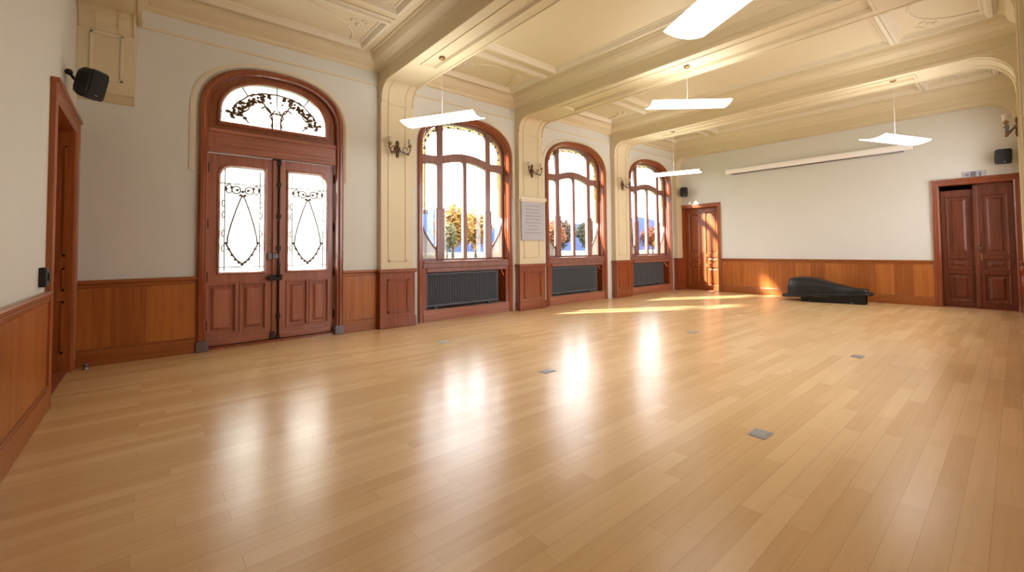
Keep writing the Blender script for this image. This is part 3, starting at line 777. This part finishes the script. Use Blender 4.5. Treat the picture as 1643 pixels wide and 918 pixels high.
# ------------------------------------------------------------------ projection screen housing
ps = empty('projection_screen', (L-.004, -3.42, 3.37), label='long white roller screen housing mounted high on the far wall', cat='projection screen')
m = MB()
prof = [(-.02, -.07), (-.10, -.07), (-.125, -.05), (-.13, .0), (-.125, .05), (-.10, .07), (-.02, .07)]
m.loft([[(x, -1.90, z) for x, z in prof], [(x, 1.90, z) for x, z in prof]], True, True); m.build('housing', M['white'], ps)
for s in (-1, 1):
    m = MB(); m.loft([[(x*1.04+.003, s*1.90, z*1.1) for x, z in prof], [(x*1.04+.003, s*1.925, z*1.1) for x, z in prof]], True, True); m.build('end_cap', M['white'], ps)
for s in (-1.3, 0, 1.3):
    m = MB(); m.box(-.03, 0, s-.03, s+.03, -.08, .085, .004); m.build('wall_bracket', M['steel'], ps)
m = MB(); m.tube([(-.065, -1.78, -.082), (-.065, 1.78, -.082)], .013, 8); m.build('bottom_bar', M['pewter'], ps)

# ------------------------------------------------------------------ exit sign over the dark double door
ex = empty('exit_sign', (L, -6.20, 2.655), label='small pale escape sign with grey marks above the dark double door', cat='sign')
m = MB(); m.box(-.012, 0, -.16, .16, -.065, .065, .004); m.build('plate', M['greyplate'], ex)
def mark(x0, pts):
    m = MB(); m.slab([(-p[0]+x0, p[1]) for p in pts], [], -.016, -.011, 'YZ'); m.build('pictogram', M['inkdark'], ex)
mark(.09, [(-.03, -.012), (.005, -.012), (.005, -.035), (.035, 0), (.005, .035), (.005, .012), (-.03, .012)])
mark(.005, [(-.035, -.05), (-.035, .05), (.035, .05), (.035, -.05), (.012, -.05), (.004, -.01), (-.006, -.05)])
mark(-.085, [(-.02, -.05), (-.004, -.012), (-.022, .012), (-.008, .03), (.004, .048), (.018, .03), (.012, .008), (.026, -.01), (.012, -.02), (.014, -.05)])

# ------------------------------------------------------------------ grey plaque on the second pilaster
pq = empty('wall_plaque', (6.79, -PD-.013, 1.86), label='grey engraved plaque with a cream top ledge on a pilaster', cat='plaque')
m = MB(); m.box(-.33, .33, -.02, .0, -.42, .42, .006); m.build('plate', M['greyplate'], pq)
m = MB(); m.box(-.375, .375, -.05, .0, .41, .49, .015); m.box(-.35, .35, -.035, 0, .385, .415, .008); m.build('top_ledge', M['mould'], pq)
m = MB()
rnd = random.Random(5)
for i in range(9):
    z = .30-.07*i; w = rnd.uniform(.13, .24); m.box(-w, w, -.0215, -.0195, z-.010, z+.010)
m.build('engraved_lines', M['greyink'], pq)

# ------------------------------------------------------------------ black hard case on the floor
ic = empty('instrument_case', (12.40, -3.85, 0), label='black hard-shell instrument case lying on the floor against the far wall', cat='instrument case')
# length runs along Y: broad end towards the windows (+Y), neck towards the dark door (-Y)
def case_ring(u, hw, z0, z1, n=20, bulge=1.0):
    """cross-section in X/Z at station u along the length"""
    out = []
    for k in range(n):
        t = pi*k/(n-1); ct, st = cos(t), sin(t)
        out.append((hw*math.copysign(abs(ct)**.45, ct), u, z0+(z1-z0)*abs(st)**.55))
    return out
ST = [(.70, .16, .03), (.68, .24, .20), (.645, .29, .375), (.55, .33, .40), (.42, .33, .40), (.25, .31, .385), (.10, .27, .35), (-.06, .25, .285), (-.22, .23, .225), (-.36, .19, .19), (-.48, .145, .145), (-.60, .125, .12), (-.70, .12, .11), (-.76, .10, .10), (-.785, .06, .03)]
def seam(u): return .175-.055*(u/.75)
m = MB(); m.loft([case_ring(u, hw, seam(u), seam(u)+h*1.02) for u, hw, h in ST], smooth=True); m.build('lid', M['case'], ic)
m = MB(); rings = []
for u, hw, h in [(.80, .17, 0), (.785, .25, 0), (.72, .32, 0), (.60, .365, 0), (.42, .37, 0), (.2, .345, 0), (0, .30, 0), (-.2, .26, 0), (-.4, .2, 0), (-.6, .165, 0), (-.76, .155, 0), (-.83, .12, 0), (-.845, .06, 0)]:
    s_ = seam(u); rings.append([(-hw, u, s_-.035), (hw, u, s_-.035), (hw+.008, u, s_-.01), (hw, u, s_+.02), (-hw, u, s_+.02), (-hw-.008, u, s_-.01)])
m.loft(rings, True, True); m.build('rim', M['casedark'], ic)
m = MB(); m.loft([[(hw*c_, u, 0.0 if q else seam(u)-.03) for q, c_ in ((0, -1), (1, -.86), (1, .86), (0, 1))] for u, hw in ((.44, .16), (.40, .26), (.2, .30), (0, .27), (-.2, .22), (-.4, .17), (-.56, .14), (-.70, .13), (-.74, .06))], False, False)
m.build('lower_shell', M['casedark'], ic)
for u in (.3, -.1, -.5):
    m = MB(); hw = {.3: .355, -.1: .285, -.5: .19}[u]; s_ = seam(u)
    m.box(-hw-.022, -hw-.002, u-.03, u+.03, s_-.05, s_+.04, .005); m.build('latch', M['black'], ic)
m = MB(); s_ = seam(.05); m.tube([(-.30, .14, s_-.02), (-.355, .12, s_-.03), (-.36, 0.02, s_-.035), (-.355, -.04, s_-.03), (-.285, -.06, s_-.02)], .013, 8); m.build('handle', M['casedark'], ic)
for u, x in ((.25, -.24), (.25, .24), (-.5, -.12), (-.5, .12)):
    m = MB(); m.lathe([(0, .0), (.022, 0), (.022, .03), (0, .03)], (x, u, 0), n=12); m.build('foot', M['pewter'], ic)

# ------------------------------------------------------------------ small things: switch, door stop, floor outlets
sw = empty('light_switch', (0, -1.86, 1.07), label='dark wall switch beside the left side door', cat='switch')
m = MB(); m.box(.0, .045, -.05, .05, -.075, .075, .008); m.build('plate', M['black'], sw)
m = MB(); m.box(.045, .056, -.018, .018, -.03, .03, .004); m.build('rocker', M['casedark'], sw)
ds = empty('door_stop', (.13, -.17, 0), label='small pewter knob door stop on the floor in the left corner', cat='door stop')
m = MB(); m.lathe([(0, 0), (.03, 0), (.03, .01), (.014, .02), (.014, .03), (0, .03)], n=14); m.build('base', M['steel'], ds)
m = MB(); m.ball((0, 0, .045), .024, 2); m.build('knob', M['pewter'], ds)
def outlet_proto():
    r = empty('floor_outlet')
    m = MB(); m.box(-.075, .075, -.055, .055, 0, .004, .0015); m.build('frame', M['outlet'], r)
    m = MB(); m.box(-.06, .06, -.04, .04, .004, .006, .001); m.build('lid', M['outlet'], r)
    return r
FO = outlet_proto()
FOL = [(3.72, -1.62, 'flush metal floor outlet in the sun patch before the first window'), (3.77, -3.56, 'flush metal floor outlet in mid-floor, catching blue light'),
       (3.78, -5.56, 'flush metal floor outlet nearest the camera'), (6.80, -5.5, 'flush metal floor outlet in front of the dark double door'), (6.80, -3.56, 'flush metal floor outlet under the middle pendant lamp')]
fo = [FO]+[copy_tree(FO) for _ in FOL[1:]]
for r, (x, y, lb) in zip(fo, FOL): r.location = (x, y, 0); tag(r, lb, 'floor outlet', 'flush metal outlets in the parquet')

# ------------------------------------------------------------------ outdoors: lawn, hill, trees, house
g = MB().box(-80, 200, WT, 160, -.4, -.25).build('lawn', M['grass']); tag(g, 'sunlit lawn outside the windows', 'lawn', kind='structure')
g2 = MB().box(-80, 200, YR-WT-120, YR-WT, -.4, -.25).build('terrace', M['paving']); tag(g2, 'pale terrace on the other side of the hall', 'terrace', kind='structure')
m = MB(); rings = []
rnd = random.Random(2)
N = 60
for j, (yy, f) in enumerate(((330, 0), (345, .5), (370, .85), (400, 1.0), (460, .8), (520, 0))):
    ring = []
    for i in range(N+1):
        x = -200+1400*i/N; h = 40+8*sin(x*.011+.6)+6*sin(x*.031+1)+3*sin(x*.083)
        ring.append((x, yy, -1+f*h))
    rings.append(ring)
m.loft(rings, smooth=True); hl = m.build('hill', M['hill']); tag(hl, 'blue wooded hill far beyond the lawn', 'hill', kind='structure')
def tree(x, y, h, w, leaf, seed, label):
    rnd = random.Random(seed); r = empty('tree', (x, y, -.25), label=label, cat='tree', group='autumn trees outside the windows')
    m = MB(); m.tube([(0, 0, 0), (.05, 0, h*.3), (-.05, .05, h*.6), (.02, 0, h*.85)], [h*.03, h*.024, h*.016, h*.006], 8)
    for k in range(6):
        a = rnd.uniform(0, 2*pi); z0 = h*rnd.uniform(.3, .6); m.tube([(0, 0, z0), (w*.3*cos(a), w*.3*sin(a), z0+h*.15), (w*.45*cos(a), w*.45*sin(a), z0+h*.28)], [h*.012, h*.008, h*.003], 6)
    m.build('trunk', M['bark'], r)
    m = MB()
    for k in range(2400):
        # leaf sprays spread through a lumpy crown
        a = rnd.uniform(0, 2*pi); ph = math.acos(rnd.uniform(-1, 1)); q = rnd.random()**.45
        lump = .78+.22*sin(3*a+seed)*sin(2.3*ph+seed*.7)
        c = Vector((w*.5*q*lump*sin(ph)*cos(a), w*.5*q*lump*sin(ph)*sin(a), h*.60+h*.42*q*lump*cos(ph)))
        s_ = h*rnd.uniform(.022, .05)
        u = Vector((rnd.gauss(0, 1), rnd.gauss(0, 1), rnd.gauss(0, 1))).normalized(); v = u.orthogonal().normalized(); n_ = u.cross(v)
        m.add([c-u*s_, c+v*s_*.7+n_*s_*.2, c+u*s_, c-v*s_*.7+n_*s_*.2], [(0, 1, 2), (0, 2, 3)])
    m.build('foliage', M['leaf_'+leaf], r)
    return r

for a in [(33.4, 45, 8.4, 6.8, 'gold', 1, 'full golden autumn tree in the left middle pane of the first window'),
          (38.8, 47, 8.0, 6.0, 'gold', 2, 'golden tree in the right middle pane of the first window'),
          (30.6, 42, 5.6, 3.6, 'olive', 3, 'low olive tree beside the house, in the left side light of the first window'),
          (43.2, 43, 4.4, 4.4, 'orange', 4, 'small orange tree in the right side light of the first window'),
          (52.3, 44, 6.8, 5.6, 'orange', 5, 'orange-red tree at the left of the view from the middle window'),
          (56.4, 46, 7.5, 5.8, 'brown', 6, 'brown tree in the left middle pane of the middle window'),
          (58.2, 41, 6.9, 4.6, 'green', 7, 'dark green tree beside the centre bar of the middle window'),
          (61.6, 52, 5.4, 5.0, 'green', 8, 'dark low tree before the blue hill in the middle window'),
          (65.8, 47, 7.2, 4.6, 'brown', 9, 'brown tree at the right of the view from the middle window'),
          (74.6, 45, 6.6, 5.0, 'green', 10, 'dark green tree at the left of the view from the last window'),
          (81.6, 49, 7.6, 6.2, 'rust', 11, 'rust-red tree in the middle of the view from the last window'),
          (81.0, 40, 3.6, 5.2, 'gold', 12, 'low golden tree in front of the rust-red one, last window'),
          (86.6, 46, 6.8, 7.0, 'rust', 13, 'red-brown tree at the right of the view from the last window')]:
    tree(*a)
h = empty('house', (27.6, 51, -.25), label='pale rendered house beyond the lawn at the left of the first window view', cat='house')
m = MB(); m.box(-5, 4.2, 0, 7, 0, 4.2); m.build('wall', M['house'], h)
m = MB(); m.slab([(-5.4, 4.1), (4.6, 4.1), (2.6, 6.2), (-3.4, 6.2)], [], -.4, 7.4, 'XZ'); m.build('roof', M['roofs'], h)
for x in (-3.2, -.6, 2.2):
    m = MB(); m.box(x-.5, x+.5, -.05, .05, 1.2, 2.9); m.build('window', M['rad'], h)
ln = MB().box(-80, 200, 24, 31, -.26, -.235).build('path', M['paving']); tag(ln, 'pale path crossing the lawn', 'path', kind='structure')

# ------------------------------------------------------------------ light
sun = bpy.data.lights.new('sun', 'SUN'); sun.energy = 24.0; sun.angle = R(2.5); sun.color = (1.0, .92, .78)
so = bpy.data.objects.new('sun', sun); C.objects.link(so)
so.rotation_euler = Vector((1.25, -.74, -.88)).to_track_quat('-Z', 'Y').to_euler(); so.location = (10, 20, 25)
wd_ = bpy.data.worlds.new('world'); SC.world = wd_; wd_.use_nodes = True
nt = wd_.node_tree; nt.nodes.clear()
wo = nt.nodes.new('ShaderNodeOutputWorld'); bg = nt.nodes.new('ShaderNodeBackground')
bg.inputs[0].default_value = (.93, .96, 1.0, 1); bg.inputs[1].default_value = 7.5
nt.links.new(bg.outputs[0], wo.inputs[0])
# light portals in the window openings (sampling aid for the sky, they give no light of their own)
def portal(x, y, z, w, hh, sgn):
    l = bpy.data.lights.new('sky_portal', 'AREA'); l.shape = 'RECTANGLE'; l.size = w; l.size_y = hh; l.cycles.is_portal = True
    o = bpy.data.objects.new('sky_portal', l); C.objects.link(o); o.location = (x, y, z)
    o.rotation_euler = Vector((0, sgn, 0)).to_track_quat('-Z', 'Z').to_euler()
for c in WINX:
    portal(c, .34, 2.35, 1.95, 2.75, -1); portal(c, YR-.34, 2.35, 1.95, 2.75, 1)
portal(DX, .34, 2.0, 1.6, 3.4, -1)

# ------------------------------------------------------------------ camera (values from matching the room's corners)
yaw, pit, rol = -.703, .0328, -.0091
f0 = Vector((-sin(yaw), cos(yaw), 0)); r0 = Vector((cos(yaw), sin(yaw), 0)); u0 = Vector((0, 0, 1))
fw = f0*cos(pit)+u0*sin(pit); up = -f0*sin(pit)+u0*cos(pit)
rt = r0*cos(rol)+up*sin(rol); up = -r0*sin(rol)+up*cos(rol)
cam = bpy.data.cameras.new('camera'); co = bpy.data.objects.new('camera', cam); C.objects.link(co)
co.matrix_world = Matrix(((rt.x, up.x, -fw.x, .6416), (rt.y, up.y, -fw.y, -6.7093), (rt.z, up.z, -fw.z, 1.2496), (0, 0, 0, 1)))
cam.sensor_width = 36; cam.lens = 685.98/1643*36; cam.shift_y = -80.84/1643; cam.clip_start = .02; cam.clip_end = 2000
SC.camera = co
SC.view_settings.view_transform = 'Standard'; SC.view_settings.look = 'None'; SC.view_settings.gamma = 1; SC.view_settings.use_curve_mapping = False
SC.view_settings.exposure = 0.36
SC.cycles.use_denoising = True
SC.cycles.max_bounces = 10; SC.cycles.diffuse_bounces = 6; SC.cycles.transparent_max_bounces = 12
SC.cycles.caustics_reflective = False; SC.cycles.caustics_refractive = False
SC.cycles.sample_clamp_indirect = 8
